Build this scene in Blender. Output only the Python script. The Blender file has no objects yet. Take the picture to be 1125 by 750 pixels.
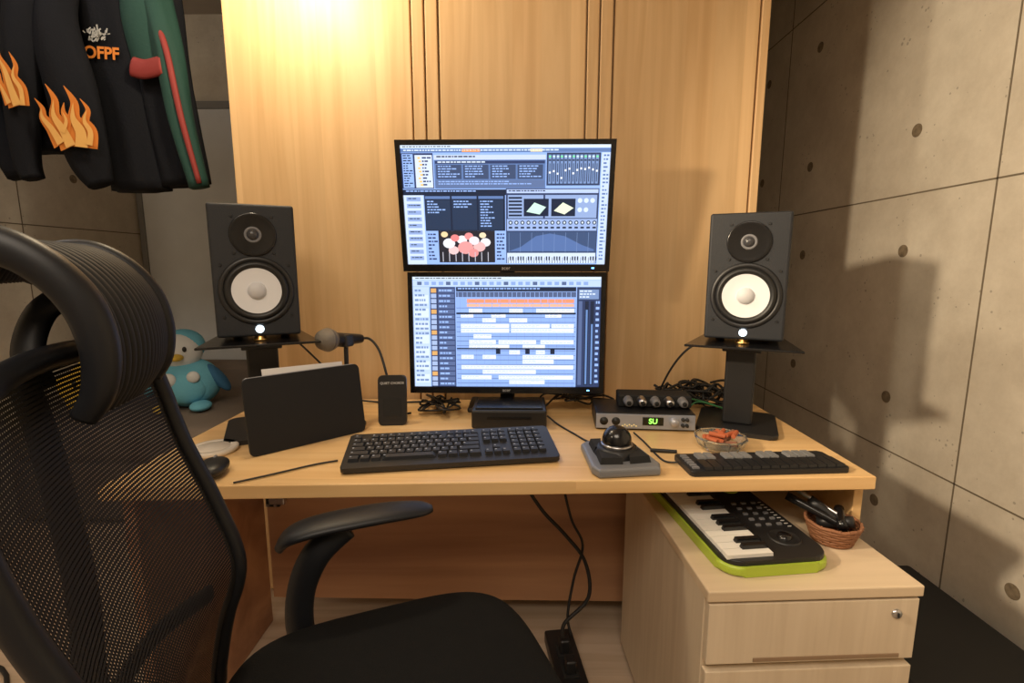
import bpy, bmesh, math, random, bisect
from mathutils import Vector, Matrix
random.seed(7)
scene = bpy.context.scene
try:
    scene.view_settings.view_transform = 'Standard'
except Exception:
    pass

# ---------------------------------------------------------------- materials
_m = {}
def mat(name, col, rough=0.5, metal=0.0, bump=0.0, bscale=60, var=0.0, vscale=8, emit=0, trans=0, stretch=(1,1,1), col2=None, spec=None):
    if name in _m: return _m[name]
    m = bpy.data.materials.new(name); m.use_nodes = True
    nt = m.node_tree; N = nt.nodes; L = nt.links
    b = N['Principled BSDF']
    b.inputs['Base Color'].default_value = (*col, 1)
    b.inputs['Roughness'].default_value = rough
    b.inputs['Metallic'].default_value = metal
    if spec is not None: b.inputs['Specular IOR Level'].default_value = spec
    if emit:
        b.inputs['Emission Color'].default_value = (*col, 1)
        b.inputs['Emission Strength'].default_value = emit
        b.inputs['Base Color'].default_value = (*[c*.1 for c in col], 1)
    if trans:
        b.inputs['Transmission Weight'].default_value = trans
    tc = N.new('ShaderNodeTexCoord'); mp = N.new('ShaderNodeMapping')
    mp.inputs['Scale'].default_value = stretch
    L.new(tc.outputs['Object'], mp.inputs['Vector'])
    no = N.new('ShaderNodeTexNoise'); no.inputs['Scale'].default_value = vscale; no.inputs['Detail'].default_value = 6
    L.new(mp.outputs['Vector'], no.inputs['Vector'])
    if not emit:
        v = max(var, 0.04)
        mx = N.new('ShaderNodeMix'); mx.data_type = 'RGBA'
        c2 = col2 if col2 else tuple(c*(1-v) for c in col)
        mx.inputs[6].default_value = (*[min(1, c*(1+v*0.5)) for c in col], 1)
        mx.inputs[7].default_value = (*c2, 1)
        rp = N.new('ShaderNodeMapRange'); rp.inputs[1].default_value = 0.35; rp.inputs[2].default_value = 0.65
        L.new(no.outputs['Fac'], rp.inputs[0]); L.new(rp.outputs[0], mx.inputs[0])
        L.new(mx.outputs[2], b.inputs['Base Color'])
    if bump:
        n2 = N.new('ShaderNodeTexNoise'); n2.inputs['Scale'].default_value = bscale
        L.new(mp.outputs['Vector'], n2.inputs['Vector'])
        bp = N.new('ShaderNodeBump'); bp.inputs['Strength'].default_value = bump; bp.inputs['Distance'].default_value = 0.002
        L.new(n2.outputs['Fac'], bp.inputs['Height']); L.new(bp.outputs[0], b.inputs['Normal'])
    _m[name] = m
    return m

def wood(name, c1, c2, axis='z', plank=0.0, rough=0.4, pvar=0.12, gscale=1.0, pax='x'):
    if name in _m: return _m[name]
    m = bpy.data.materials.new(name); m.use_nodes = True
    nt = m.node_tree; N = nt.nodes; L = nt.links; b = N['Principled BSDF']
    b.inputs['Roughness'].default_value = rough
    tc = N.new('ShaderNodeTexCoord'); mp = N.new('ShaderNodeMapping')
    s = {'x': (1.2, 22, 22), 'y': (22, 1.2, 22), 'z': (22, 22, 1.2)}[axis]
    mp.inputs['Scale'].default_value = tuple(v*gscale for v in s)
    L.new(tc.outputs['Object'], mp.inputs['Vector'])
    vec = mp.outputs['Vector']
    if plank:
        sx = N.new('ShaderNodeSeparateXYZ'); L.new(tc.outputs['Object'], sx.inputs[0])
        d = N.new('ShaderNodeMath'); d.operation = 'DIVIDE'; d.inputs[1].default_value = plank
        L.new(sx.outputs['xyz'.index(pax)], d.inputs[0])
        fl = N.new('ShaderNodeMath'); fl.operation = 'FLOOR'; L.new(d.outputs[0], fl.inputs[0])
        wn = N.new('ShaderNodeTexWhiteNoise'); wn.noise_dimensions = '1D'; L.new(fl.outputs[0], wn.inputs['W'])
        ad = N.new('ShaderNodeVectorMath'); ad.operation = 'MULTIPLY_ADD'
        cx = N.new('ShaderNodeCombineXYZ')
        for i in range(3): L.new(wn.outputs['Value'], cx.inputs[i])
        L.new(cx.outputs[0], ad.inputs[0]); ad.inputs[1].default_value = (13, 13, 13); L.new(mp.outputs[0], ad.inputs[2])
        vec = ad.outputs[0]
    no = N.new('ShaderNodeTexNoise'); no.inputs['Scale'].default_value = 1.0; no.inputs['Detail'].default_value = 7; no.inputs['Distortion'].default_value = 0.8
    L.new(vec, no.inputs['Vector'])
    mr = N.new('ShaderNodeMapRange'); mr.inputs[1].default_value = 0.33; mr.inputs[2].default_value = 0.7
    L.new(no.outputs['Fac'], mr.inputs[0])
    mx = N.new('ShaderNodeMix'); mx.data_type = 'RGBA'
    mx.inputs[6].default_value = (*c1, 1); mx.inputs[7].default_value = (*c2, 1)
    L.new(mr.outputs[0], mx.inputs[0])
    out = mx.outputs[2]
    if plank:
        hs = N.new('ShaderNodeHueSaturation')
        m2 = N.new('ShaderNodeMapRange'); m2.inputs[3].default_value = 1-pvar; m2.inputs[4].default_value = 1+pvar
        L.new(wn.outputs['Value'], m2.inputs[0]); L.new(m2.outputs[0], hs.inputs['Value'])
        L.new(out, hs.inputs['Color']); out = hs.outputs[0]
    L.new(out, b.inputs['Base Color'])
    _m[name] = m
    return m

def concrete(name, c1, c2):
    m = bpy.data.materials.new(name); m.use_nodes = True
    nt = m.node_tree; N = nt.nodes; L = nt.links; b = N['Principled BSDF']
    b.inputs['Roughness'].default_value = 0.75
    tc = N.new('ShaderNodeTexCoord')
    n1 = N.new('ShaderNodeTexNoise'); n1.inputs['Scale'].default_value = 4.0; n1.inputs['Detail'].default_value = 14; n1.inputs['Roughness'].default_value = 0.75
    L.new(tc.outputs['Object'], n1.inputs['Vector'])
    mr = N.new('ShaderNodeMapRange'); mr.inputs[1].default_value = 0.3; mr.inputs[2].default_value = 0.72
    L.new(n1.outputs['Fac'], mr.inputs[0])
    mx = N.new('ShaderNodeMix'); mx.data_type = 'RGBA'; mx.inputs[6].default_value = (*c1, 1); mx.inputs[7].default_value = (*c2, 1)
    L.new(mr.outputs[0], mx.inputs[0])
    vo = N.new('ShaderNodeTexVoronoi'); vo.inputs['Scale'].default_value = 38
    L.new(tc.outputs['Object'], vo.inputs['Vector'])
    n3 = N.new('ShaderNodeTexNoise'); n3.inputs['Scale'].default_value = 9
    L.new(tc.outputs['Object'], n3.inputs['Vector'])
    th = N.new('ShaderNodeMapRange'); th.inputs[1].default_value = 0.42; th.inputs[2].default_value = 0.75; th.inputs[3].default_value = 0.0; th.inputs[4].default_value = 0.22
    L.new(n3.outputs['Fac'], th.inputs[0])
    lt = N.new('ShaderNodeMath'); lt.operation = 'LESS_THAN'
    L.new(vo.outputs['Distance'], lt.inputs[0]); L.new(th.outputs[0], lt.inputs[1])
    m2 = N.new('ShaderNodeMix'); m2.data_type = 'RGBA'
    mul = N.new('ShaderNodeMath'); mul.operation = 'MULTIPLY'; mul.inputs[1].default_value = 0.5
    L.new(lt.outputs[0], mul.inputs[0]); L.new(mul.outputs[0], m2.inputs[0])
    L.new(mx.outputs[2], m2.inputs[6]); m2.inputs[7].default_value = (*[c*0.35 for c in c2], 1)
    L.new(m2.outputs[2], b.inputs['Base Color'])
    bp = N.new('ShaderNodeBump'); bp.inputs['Strength'].default_value = 0.25; bp.inputs['Distance'].default_value = 0.004
    L.new(n1.outputs['Fac'], bp.inputs['Height']); L.new(bp.outputs[0], b.inputs['Normal'])
    return m

# ---------------------------------------------------------------- geometry helpers
def grp(name, loc=(0,0,0), rot=(0,0,0)):
    e = bpy.data.objects.new(name, None); scene.collection.objects.link(e)
    e.location = loc; e.rotation_euler = rot; e.empty_display_size = 0.05
    return e
def obj(name, bm, m, parent=None, loc=(0,0,0), rot=(0,0,0), smooth=False):
    bmesh.ops.recalc_face_normals(bm, faces=bm.faces[:])
    me = bpy.data.meshes.new(name); bm.to_mesh(me); bm.free()
    if smooth:
        for p in me.polygons: p.use_smooth = True
    o = bpy.data.objects.new(name, me); scene.collection.objects.link(o)
    ms = m if isinstance(m, (list, tuple)) else [m]
    for x in ms: me.materials.append(x)
    o.location = loc; o.rotation_euler = rot
    if parent: o.parent = parent
    return o
def bm_box(bm, c, s, mi=0, M=None, taper=1.0):
    vs = []
    for z in (-.5, .5):
        k = taper if z > 0 else 1
        for x, y in ((-.5,-.5),(.5,-.5),(.5,.5),(-.5,.5)):
            v = Vector((c[0]+x*s[0]*k, c[1]+y*s[1]*k, c[2]+z*s[2]))
            if M: v = M @ v
            vs.append(bm.verts.new(v))
    for f in ((0,3,2,1),(4,5,6,7),(0,1,5,4),(1,2,6,5),(2,3,7,6),(3,0,4,7)):
        bm.faces.new([vs[i] for i in f]).material_index = mi
def box(name, s, loc, m, parent=None, rot=(0,0,0), bevel=0, seg=3, taper=1.0):
    bm = bmesh.new(); bm_box(bm, (0,0,0), s, taper=taper)
    if bevel:
        bmesh.ops.bevel(bm, geom=bm.edges[:], offset=bevel, segments=seg, affect='EDGES', profile=0.5)
    return obj(name, bm, m, parent, loc, rot)
def prism(name, pts, th, m, parent=None, loc=(0,0,0), rot=(0,0,0), plane='xy', bevel=0):
    bm = bmesh.new()
    f = (lambda a,b,t:(a,b,t)) if plane=='xy' else (lambda a,b,t:(a,t,b))
    a = [bm.verts.new(f(x,y,0)) for x,y in pts]; b = [bm.verts.new(f(x,y,th)) for x,y in pts]
    n = len(pts)
    bm.faces.new(a); bm.faces.new(b[::-1])
    for i in range(n): bm.faces.new((a[i], a[(i+1)%n], b[(i+1)%n], b[i]))
    if bevel:
        es = [e for e in bm.edges if (e.verts[0] in a) == (e.verts[1] in a)]
        bmesh.ops.bevel(bm, geom=es, offset=bevel, segments=3, affect='EDGES', profile=0.5)
    return obj(name, bm, m, parent, loc, rot)
def rrect(w, d, r, n=6):
    p = []
    for cx, cy, a0 in ((w/2-r, d/2-r, 0), (-w/2+r, d/2-r, 90), (-w/2+r, -d/2+r, 180), (w/2-r, -d/2+r, 270)):
        for i in range(n+1):
            a = math.radians(a0+90*i/n); p.append((cx+r*math.cos(a), cy+r*math.sin(a)))
    return p
def lathe(name, prof, m, parent=None, loc=(0,0,0), rot=(0,0,0), n=40, axis='z', mi=None, smooth=True):
    bm = bmesh.new(); rings = []
    for r, h in prof:
        ring = []
        if r < 1e-6:
            ring = [bm.verts.new((0,0,h) if axis=='z' else (0,h,0))]
        else:
            for i in range(n):
                a = 2*math.pi*i/n; c, s = r*math.cos(a), r*math.sin(a)
                ring.append(bm.verts.new((c,s,h) if axis=='z' else (c,h,s)))
        rings.append(ring)
    for k in range(len(rings)-1):
        A, B = rings[k], rings[k+1]
        for i in range(n):
            j = (i+1) % n
            if len(A) == 1 and len(B) == 1: continue
            if len(A) == 1: f = bm.faces.new((A[0], B[i], B[j]))
            elif len(B) == 1: f = bm.faces.new((A[i], B[0], A[j]))
            else: f = bm.faces.new((A[i], A[j], B[j], B[i]))
            if mi: f.material_index = mi[k]
    return obj(name, bm, m, parent, loc, rot, smooth)
def catmull(P, k=6, closed=False):
    P = [Vector(p) for p in P]; n = len(P); out = []
    rng = range(n) if closed else range(n-1)
    for i in rng:
        g = (lambda j: P[j % n]) if closed else (lambda j: P[max(0, min(n-1, j))])
        p0, p1, p2, p3 = g(i-1), g(i), g(i+1), g(i+2)
        for s in range(k):
            t = s/k
            out.append(0.5*((2*p1)+(-p0+p2)*t+(2*p0-5*p1+4*p2-p3)*t*t+(-p0+3*p1-3*p2+p3)*t**3))
    if not closed: out.append(P[-1])
    return out
def sweep_bm(bm, pts, r, n=10, k=6, closed=False, ref=(0,0,1), fold=None, mi=0, cap=True):
    if not isinstance(r, list):
        r = [(r, r) if not isinstance(r, tuple) else r]*len(pts)
    r = [(a, a) if not isinstance(a, tuple) else a for a in r]
    C = catmull(pts, k, closed); R = catmull([(a[0], a[1], 0) for a in r], k, closed)
    m = len(C); T = []
    for i in range(m):
        if closed: t = C[(i+1) % m]-C[i-1]
        else: t = C[min(m-1, i+1)]-C[max(0, i-1)]
        T.append(t.normalized())
    S = T[0].cross(Vector(ref))
    if S.length < 1e-3: S = T[0].cross(Vector((0,1,0)))
    S.normalize(); rings = []
    for i in range(m):
        S = (S - T[i]*S.dot(T[i])).normalized(); U = S.cross(T[i])
        ring = []
        for j in range(n):
            a = 2*math.pi*j/n; f = fold(i/m, a) if fold else 1
            ring.append(bm.verts.new(C[i]+S*math.cos(a)*R[i].x*f+U*math.sin(a)*R[i].y*f))
        rings.append(ring)
    for i in range(m if closed else m-1):
        A, B = rings[i], rings[(i+1) % m]
        for j in range(n):
            bm.faces.new((A[j], A[(j+1)%n], B[(j+1)%n], B[j])).material_index = mi
    if not closed and cap:
        bm.faces.new(rings[0]).material_index = mi; bm.faces.new(rings[-1][::-1]).material_index = mi
def sweep(name, pts, r, m, parent=None, loc=(0,0,0), **kw):
    bm = bmesh.new(); sweep_bm(bm, pts, r, **kw)
    return obj(name, bm, m, parent, loc, smooth=True)
def sup(name, a, b, c, e1, e2, m, parent=None, loc=(0,0,0), rot=(0,0,0), nu=40, nv=20):
    bm = bmesh.new()
    sp = lambda v, e: math.copysign(abs(v)**e, v)
    rings = []
    for i in range(1, nv):
        ph = -math.pi/2+math.pi*i/nv; ring = []
        for j in range(nu):
            th = 2*math.pi*j/nu
            ring.append(bm.verts.new((a*sp(math.cos(ph), e1)*sp(math.cos(th), e2), b*sp(math.cos(ph), e1)*sp(math.sin(th), e2), c*sp(math.sin(ph), e1))))
        rings.append(ring)
    lo = bm.verts.new((0,0,-c)); hi = bm.verts.new((0,0,c))
    for i in range(len(rings)-1):
        for j in range(nu):
            bm.faces.new((rings[i][j], rings[i][(j+1)%nu], rings[i+1][(j+1)%nu], rings[i+1][j]))
    for j in range(nu):
        bm.faces.new((lo, rings[0][(j+1)%nu], rings[0][j])); bm.faces.new((hi, rings[-1][j], rings[-1][(j+1)%nu]))
    return obj(name, bm, m, parent, loc, rot, True)
def text(name, s, size, m, parent, loc, rot=(math.pi/2,0,0), ext=0.0003, bold=0):
    cu = bpy.data.curves.new(name, 'FONT'); cu.body = s; cu.size = size; cu.extrude = ext; cu.offset = bold
    cu.align_x = 'CENTER'; cu.align_y = 'CENTER'; cu.materials.append(m)
    o = bpy.data.objects.new(name, cu); scene.collection.objects.link(o)
    o.location = loc; o.rotation_euler = rot; o.parent = parent
    return o

# ---------------------------------------------------------------- palette
blk = mat('black_plastic', (0.014,0.014,0.015), 0.42)
blk_m = mat('black_matte', (0.012,0.012,0.012), 0.8)
blk_g = mat('black_gloss', (0.009,0.009,0.010), 0.2)
spk = mat('speaker_vinyl', (0.014,0.016,0.020), 0.6, bump=0.3, bscale=400)
rub = mat('cable_rubber', (0.010,0.010,0.011), 0.5)
fab = mat('seat_fabric', (0.009,0.009,0.009), 0.95, bump=0.6, bscale=500, spec=.12)
msh = mat('chair_mesh', (0.013,0.012,0.011), 0.7, spec=.3)
chp = mat('chair_plastic', (0.009,0.010,0.013), 0.45, spec=.35)
steel = mat('steel', (0.55,0.55,0.57), 0.3, 1.0)
silver = mat('silver_plastic', (0.45,0.46,0.5), 0.35, 0.4)
brass = mat('brass', (0.75,0.45,0.15), 0.3, 1.0)
white = mat('white_plastic', (0.8,0.78,0.74), 0.45)
cone = mat('speaker_cone', (0.80,0.82,0.86), 0.6)
grey = mat('grey_plastic', (0.18,0.18,0.19), 0.5)
wcab = wood('cabinet_wood', (0.74,0.50,0.26), (0.60,0.375,0.175), 'z', plank=0.088, pvar=0.07, rough=.5)
wdesk = wood('desk_wood', (0.80,0.54,0.26), (0.68,0.42,0.175), 'x', plank=0.075, pvar=0.06, pax='y')
wply = wood('plywood_red', (0.56,0.31,0.17), (0.30,0.145,0.08), 'x', gscale=0.3, rough=0.45)
wped = wood('pedestal_maple', (0.72,0.60,0.44), (0.64,0.52,0.37), 'z', gscale=2.0, rough=0.5)
wped_t = wood('pedestal_top', (0.72,0.57,0.39), (0.64,0.50,0.33), 'x', gscale=1.5, rough=0.4)
wfl = wood('floor_wood', (0.55,0.43,0.32), (0.43,0.32,0.22), 'x', plank=0.12, pvar=0.12, pax='y')
conc = concrete('concrete', (0.66,0.61,0.51), (0.46,0.41,0.33))
joint = mat('joint_dark', (0.16,0.13,0.09), 0.9)
door_m = mat('door_paint', (0.62,0.65,0.68), 0.5)

# ---------------------------------------------------------------- room
XL, XR, YB, YF, ZC = -2.3, 1.3, 3.05, -2.2, 2.58
box('floor', (XR-XL+.2, YB-YF+.2, .1), ((XL+XR)/2, (YB+YF)/2, -.05), wfl)
box('ceiling', (XR-XL+.2, YB-YF+.2, .1), ((XL+XR)/2, (YB+YF)/2, ZC+.05), mat('ceiling_paint', (0.5,0.46,0.42), 0.8))
box('wall_back', (XR-XL+.2, .1, ZC), ((XL+XR)/2, YB+.05, ZC/2), conc)
box('wall_front', (XR-XL+.2, .1, ZC), ((XL+XR)/2, YF-.05, ZC/2), conc)
def sidewall(name, x, sgn, rows, cols, hz, hy):
    g = grp(name)
    box('panel', (.1, YB-YF, ZC), (x+sgn*.05, (YB+YF)/2, ZC/2), conc, g)
    bm = bmesh.new()
    for z in rows: bm_box(bm, (x, (YB+YF)/2, z), (.002, YB-YF, .005))
    for y in cols: bm_box(bm, (x, y, ZC/2), (.002, .005, ZC))
    obj('form_joints', bm, joint, g)
    bm = bmesh.new()
    for z in hz:
        for y in hy:
            bmesh.ops.create_cone(bm, segments=20, cap_ends=True, radius1=.021, radius2=.021, depth=.003,
                matrix=Matrix.Translation((x, y, z)) @ Matrix.Rotation(math.pi/2, 4, 'Y'))
    obj('tie_holes', bm, mat('tie_hole_fill', (0.20,0.155,0.10), 0.95, var=.3, vscale=60), g)
sidewall('wall_right', XR, 1, (.514, 1.397, 2.28), (-.37, 1.43, 2.6), (.31,.70,1.21,1.60,2.1), (-.1,.55,1.22,1.74,2.35,2.8))
sidewall('wall_left', XL, -1, (.48, 1.35, 2.22), (-.4, .5, 1.4, 2.3), (.3,.8,1.6,2.05), (.0,.9,1.85,2.6))
g = grp('door_1', (-1.93, YB-.022, 0))
box('leaf', (.66, .035, 2.06), (0, 0, 1.03), door_m, g, bevel=.004)
box('frame_top', (.74, .05, .04), (0, 0, 2.08), mat('door_frame', (0.22,0.22,0.22), .5), g)
box('frame_right', (.04, .05, 2.08), (.35, 0, 1.04), _m['door_frame'], g)
box('frame_left', (.03, .05, 2.08), (-.345, 0, 1.04), _m['door_frame'], g)
sweep('handle', [(.12,-.02,1.06),(.12,-.05,1.06),(.2,-.05,1.06),(.27,-.05,1.06)], .008, steel, g)

# ---------------------------------------------------------------- wardrobe wall of sliding wood doors
g = grp('sliding_door_cabinet')
box('carcass', (1.645, .55, ZC), (-.086, 1.915, ZC/2), wcab, g)
YP = 1.62
for i, (a, b) in enumerate(((-.908,-.338), (-.25,.193), (.278,.708))):
    box('door_panel_%d' % (i+1), (b-a, .016, ZC-.02), ((a+b)/2, YP+.004, ZC/2), wcab, g, bevel=.003)
for i, (a, b) in enumerate(((-.333,-.297), (-.292,-.255), (.198,.232), (.237,.273), (.713,.738))):
    box('stile_%d' % (i+1), (b-a, .022, ZC-.02), ((a+b)/2, YP+.004, ZC/2), wcab, g, bevel=.003)

# ---------------------------------------------------------------- desk
g = grp('desk')
prism('top', [(-.85,.925),(.752,1.008),(.752,1.603),(-.85,1.603)], .03, wdesk, g, (0,0,.69), bevel=.003)
box('leg_right', (.020, .46, .688), (.742, 1.27, .345), wdesk, g, bevel=.002)
box('leg_left', (.026, .5, .688), (-.83, 1.22, .345), wply, g, bevel=.002)
box('back_panel', (1.55, .018, .62), (-.045, 1.50, .38), wply, g)
box('hinge_plate', (.045, .012, .05), (-.795, 1.485, .42), blk_m, g, bevel=.003)
box('hinge_arm', (.05, .02, .02), (-.775, 1.475, .42), steel, g, bevel=.003)
bm = bmesh.new()
for x in (-.81,-.785):
    for z in (.402,.438):
        bmesh.ops.create_cone(bm, segments=12, cap_ends=True, radius1=.005, radius2=.005, depth=.006, matrix=Matrix.Translation((x,1.478,z)) @ Matrix.Rotation(math.pi/2,4,'X'))
obj('hinge_screws', bm, steel, g)

# ---------------------------------------------------------------- drawer pedestal
g = grp('drawer_cabinet', (.524, 1.110, 0), (0, 0, math.radians(3.5)))
box('body', (.40, .53, .535), (0, .008, .29), wped, g, bevel=.002)
box('top', (.405, .555, .022), (0, 0, .569), wped_t, g, bevel=.003)
for i, (z0, z1) in enumerate(((.43,.553), (.235,.415), (.03,.22))):
    box('drawer_%d' % (i+1), (.396, .018, z1-z0), (0, -.266, (z0+z1)/2), wped, g, bevel=.002)
    box('handle_slot_%d' % (i+1), (.28, .004, .008), (.03, -.2745, z0+.008), mat('slot_shadow', (0.30,0.20,0.12), .8), g, bevel=.001)
lathe('lock', [(0,-.004),(.008,-.004),(.009,0),(.009,.01)], steel, g, (.155,-.276,.525), axis='y', n=20)
box('lock_keyhole', (.002,.003,.008), (.155,-.281,.525), blk_m, g)
for x in (-.17,.17):
    for y in (-.2,.2): lathe('caster', [(0,0),(.02,0),(.02,.024),(0,.024)], blk_m, g, (x,y,0), n=14)

# ---------------------------------------------------------------- black equipment case by the wall
g = grp('equipment_case', (1.05, 1.15, 0), (0,0,math.radians(2)))
box('shell', (.36,.60,.22), (0,0,.115), blk_m, g, bevel=.02)
box('lid', (.365,.605,.03), (0,0,.22), blk_m, g, bevel=.012)
sweep('carry_handle', [(-.06,-.30,.13),(-.06,-.33,.14),(.06,-.33,.14),(.06,-.30,.13)], .009, blk, g)

# ---------------------------------------------------------------- monitors
_e = {}
def em(c, s=1.0):
    k = (round(c[0],2), round(c[1],2), round(c[2],2), s)
    if k not in _e: _e[k] = mat('screen_px_%d' % len(_e), tuple(max(v, .001) for v in k[:3]), .6, emit=s)
    return _e[k]
class Screen:
    def __init__(s, w, h, x0, y0, x1, y1):
        s.w, s.h, s.b = w, h, (x0, y0, x1, y1); s.bm = bmesh.new(); s.ms = []
    def pt(s, x, y, z):
        b = s.b
        return s.bm.verts.new(((x-b[0])/(b[2]-b[0])*s.w-s.w/2, -.0003*z, s.h/2-(y-b[1])/(b[3]-b[1])*s.h))
    def poly(s, pts, c, z=3):
        m = em(c, 1.15)
        if m not in s.ms: s.ms.append(m)
        s.bm.faces.new([s.pt(x, y, z) for x, y in pts]).material_index = s.ms.index(m)
    def r(s, x0, y0, x1, y1, c, z=1):
        s.poly(((x0,y1),(x1,y1),(x1,y0),(x0,y0)), c, z)
    def disc(s, cx, cy, rad, c, z=3, ry=None):
        ry = ry or rad
        s.poly([(cx+rad*math.cos(2*math.pi*k/16), cy-ry*math.sin(2*math.pi*k/16)) for k in range(16)], c, z)
    def dashes(s, x0, y0, x1, y1, rh, c, z=3, fill=.7, th=.45):
        y = y0
        while y+rh*th < y1:
            x = x0
            L = x0+(x1-x0)*random.uniform(.4, 1)*fill+(x1-x0)*(1-fill)*random.random()
            while x < L:
                w = random.uniform(1.5, 5); s.r(x, y, min(x+w, x1), y+rh*th, c, z); x += w+.9
            y += rh
    def done(s, parent, loc):
        return obj('display', s.bm, s.ms, parent, loc)
LB=(0.33,0.51,0.97); LW=(0.74,0.86,1.0); MID=(0.12,0.21,0.46); DK=(0.012,0.02,0.05); DB=(0.025,0.05,0.14)

def monitor(loc, tilt, w, h, bez, bot):
    g = grp('computer_monitor', loc, (tilt, 0, 0))
    box('panel_back', (w-.01, .03, h-.01), (0, .022, 0), blk, g, bevel=.008)
    bm = bmesh.new()
    bm_box(bm, (0,-.0,h/2-bez/2), (w,.02,bez)); bm_box(bm, (0,0,-h/2+bot/2), (w,.02,bot))
    bm_box(bm, (-w/2+bez/2,0,(bot-bez)/2), (bez,.02,h-bez-bot)); bm_box(bm, (w/2-bez/2,0,(bot-bez)/2), (bez,.02,h-bez-bot))
    obj('bezel', bm, blk_g, g)
    box('rear_bulge', (.30,.035,.2), (0,.05,-.01), blk, g, bevel=.012)
    text('maker_label', 'acer', .014, mat('label_grey', (.5,.5,.5), .4), g, (0,-.0105,-h/2+bot/2))
    box('power_led', (.007,.002,.003), (w/2-.045,-.0105,-h/2+bot/2), mat('blue_led', (.1,.35,1), .3, emit=8), g)
    return g
MX = -.042
w, h, bez, bot = .566, .338, .013, .019
g = monitor((MX, 1.36, 1.313), math.radians(10), w, h, bez, bot)
S = Screen(w-2*bez, h-bez-bot, 443, 161, 672, 290)
S.r(443,161,672,290, LB, 0)
S.r(443,161,672,164, LW); S.dashes(445,162,560,164,2,DK)
S.r(443,164.5,672,168.5, MID); S.dashes(446,165.5,640,168,3,LW); S.r(510,165,530,168,(.9,.35,.1),3); S.r(585,165,598,168,(.9,.75,.5),3)
S.r(443,169,478,206, DB,1); S.r(444,170,456,205, LB,2); S.dashes(445,171,455,204,2.6,DK)
S.r(458,171,477,205, (.7,.8,1),2)
for i in range(9): S.r(461+i%3,173+i*3.5,464+i%3,175+i*3.5,(.9,.6,.2),3)
S.dashes(466,173,476,204,3.5,DB)
S.r(479,171,602,206, MID,1); S.r(479,171,602,176,(.6,.7,.95),2); S.dashes(482,172,596,175,3,DK)
S.r(480,177,601,180, DB,2); S.dashes(483,177.6,590,179.6,3,LW)
for k in range(4):
    S.r(481+k*30,181,509+k*30,196, (.05,.08,.17),2); S.dashes(483+k*30,182,507+k*30,195,2.7,LB,3)
S.r(480,197,601,205,(.12,.18,.36),2); S.dashes(483,198,598,204,2.5,LB)
S.r(603,169,662,203, (.03,.05,.12),1)
for i in range(13):
    x = 605+i*4.3; S.r(x,171,x+3.2,201,(.20,.31,.58),2); S.r(x+1.1,180,x+1.9,199,DK,3); y = random.uniform(183,195); S.r(x+.5,y,x+2.6,y+2,(.9,.95,1),4)
    S.r(x+.3,172,x+2.8,174,(.6,.8,1) if i%3 else (.2,.8,.4),3); S.r(x+.3,176,x+2.8,177.5,DK,3)
S.r(663,169,672,290,(.6,.73,1),1); S.dashes(665,171,671,288,4,MID)
S.r(443,207,560,213, DK,1); S.dashes(446,208,555,212,2.8,LB)
S.r(443,213,465,290,(.65,.78,1),1)
for i in range(10): S.r(446,215+i*7.3,462,219.5+i*7.3,(.3,.42,.75),2); S.dashes(448,216+i*7.3,461,219+i*7.3,2.2,DK)
S.r(466,213,557,252, DK,1)
for k in range(3):
    S.r(467+k*30,214,495+k*30,217,MID,2); S.r(467+k*30,218,495+k*30,251,(.02,.035,.09),2)
for k in range(3): S.dashes(469+k*30,219,490+k*30,(235,228,250)[k],3,LB,3)
S.r(466,252,557,289, LB,1); S.r(480,252,545,288,(.02,.02,.03),2)
for cx,cy,rr,c in ((492,266,7,(.85,.88,.95)),(499,260,5,(.85,.25,.25)),(507,262,6,(.9,.85,.9)),(515,258,5,(.85,.3,.3)),(521,263,6,(.9,.8,.85)),(511,271,9,(.85,.35,.35)),(511,271,6,(.95,.85,.85)),(527,270,7,(.88,.5,.5)),(497,274,6,(.9,.6,.6)),(534,265,6,(.85,.85,.9)),(520,277,6,(.8,.3,.3)),(487,256,4,(.9,.7,.4)),(531,257,4,(.9,.75,.5))):
    S.disc(cx,cy,rr,c,3+random.random(),rr*.8)
for i in range(8): S.r(484+i*7.5,276,484.8+i*7.5,287,(.6,.6,.7),5)
S.dashes(468,255,479,287,4,DB); S.dashes(547,255,556,287,4,DB)
S.r(558,206,662,289, (.03,.05,.13),1)
S.r(559,207,661,211,(.5,.63,.95),2); S.dashes(561,208,655,211,2.6,DK)
S.r(560,213,600,238,(.30,.42,.72),2); S.r(602,213,660,238,(.30,.42,.72),2)
S.r(578,217,606,236,DK,3); S.poly([(581,231),(590,221),(603,226),(596,234)],(.65,.95,.8),4); S.r(609,217,636,236,DK,3); S.poly([(612,230),(622,221),(634,227),(624,234)],(.85,.95,.7),4)
for i in range(6): S.r(561,215+i*3.8,576,217+i*3.8,DK,3)
for i in range(5): S.disc(641+(i%3)*7,219+(i//3)*10,2.6,(.7,.82,1),4)
S.r(559,239,661,252,(.35,.48,.82),2)
for i in range(15): S.disc(563+i*6.8,243,2.3,DK,3); S.disc(563+i*6.8,243,1.2,LW,4); S.r(561+i*6.8,247.5,565+i*6.8,249.5,DK,3)
S.r(559,253,661,276,(.05,.085,.20),2)
S.poly([(561,275),(575,270),(592,258),(608,255),(625,258),(645,268),(659,273),(659,275)],(.10,.18,.42),3)
for i in range(8): S.r(561+i*13,254,561.4+i*13,276,(.2,.3,.55),4)
S.r(559,277,661,289,(.68,.8,1),2)
for i in range(34): S.r(560+i*3,282,560.6+i*3,289,DK,3)
for i in range(34):
    if i%7 not in (2,6): S.r(562+i*3,281,563.6+i*3,285.5,DK,4)
S.done(g, (0,-.002,(bot-bez)/2))
w, h = .566, .352
g = monitor((MX, 1.43, .966), math.radians(-1), w, h, bez, bot)
S = Screen(w-2*bez, h-bez-bot, 453, 311, 661, 427)
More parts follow.
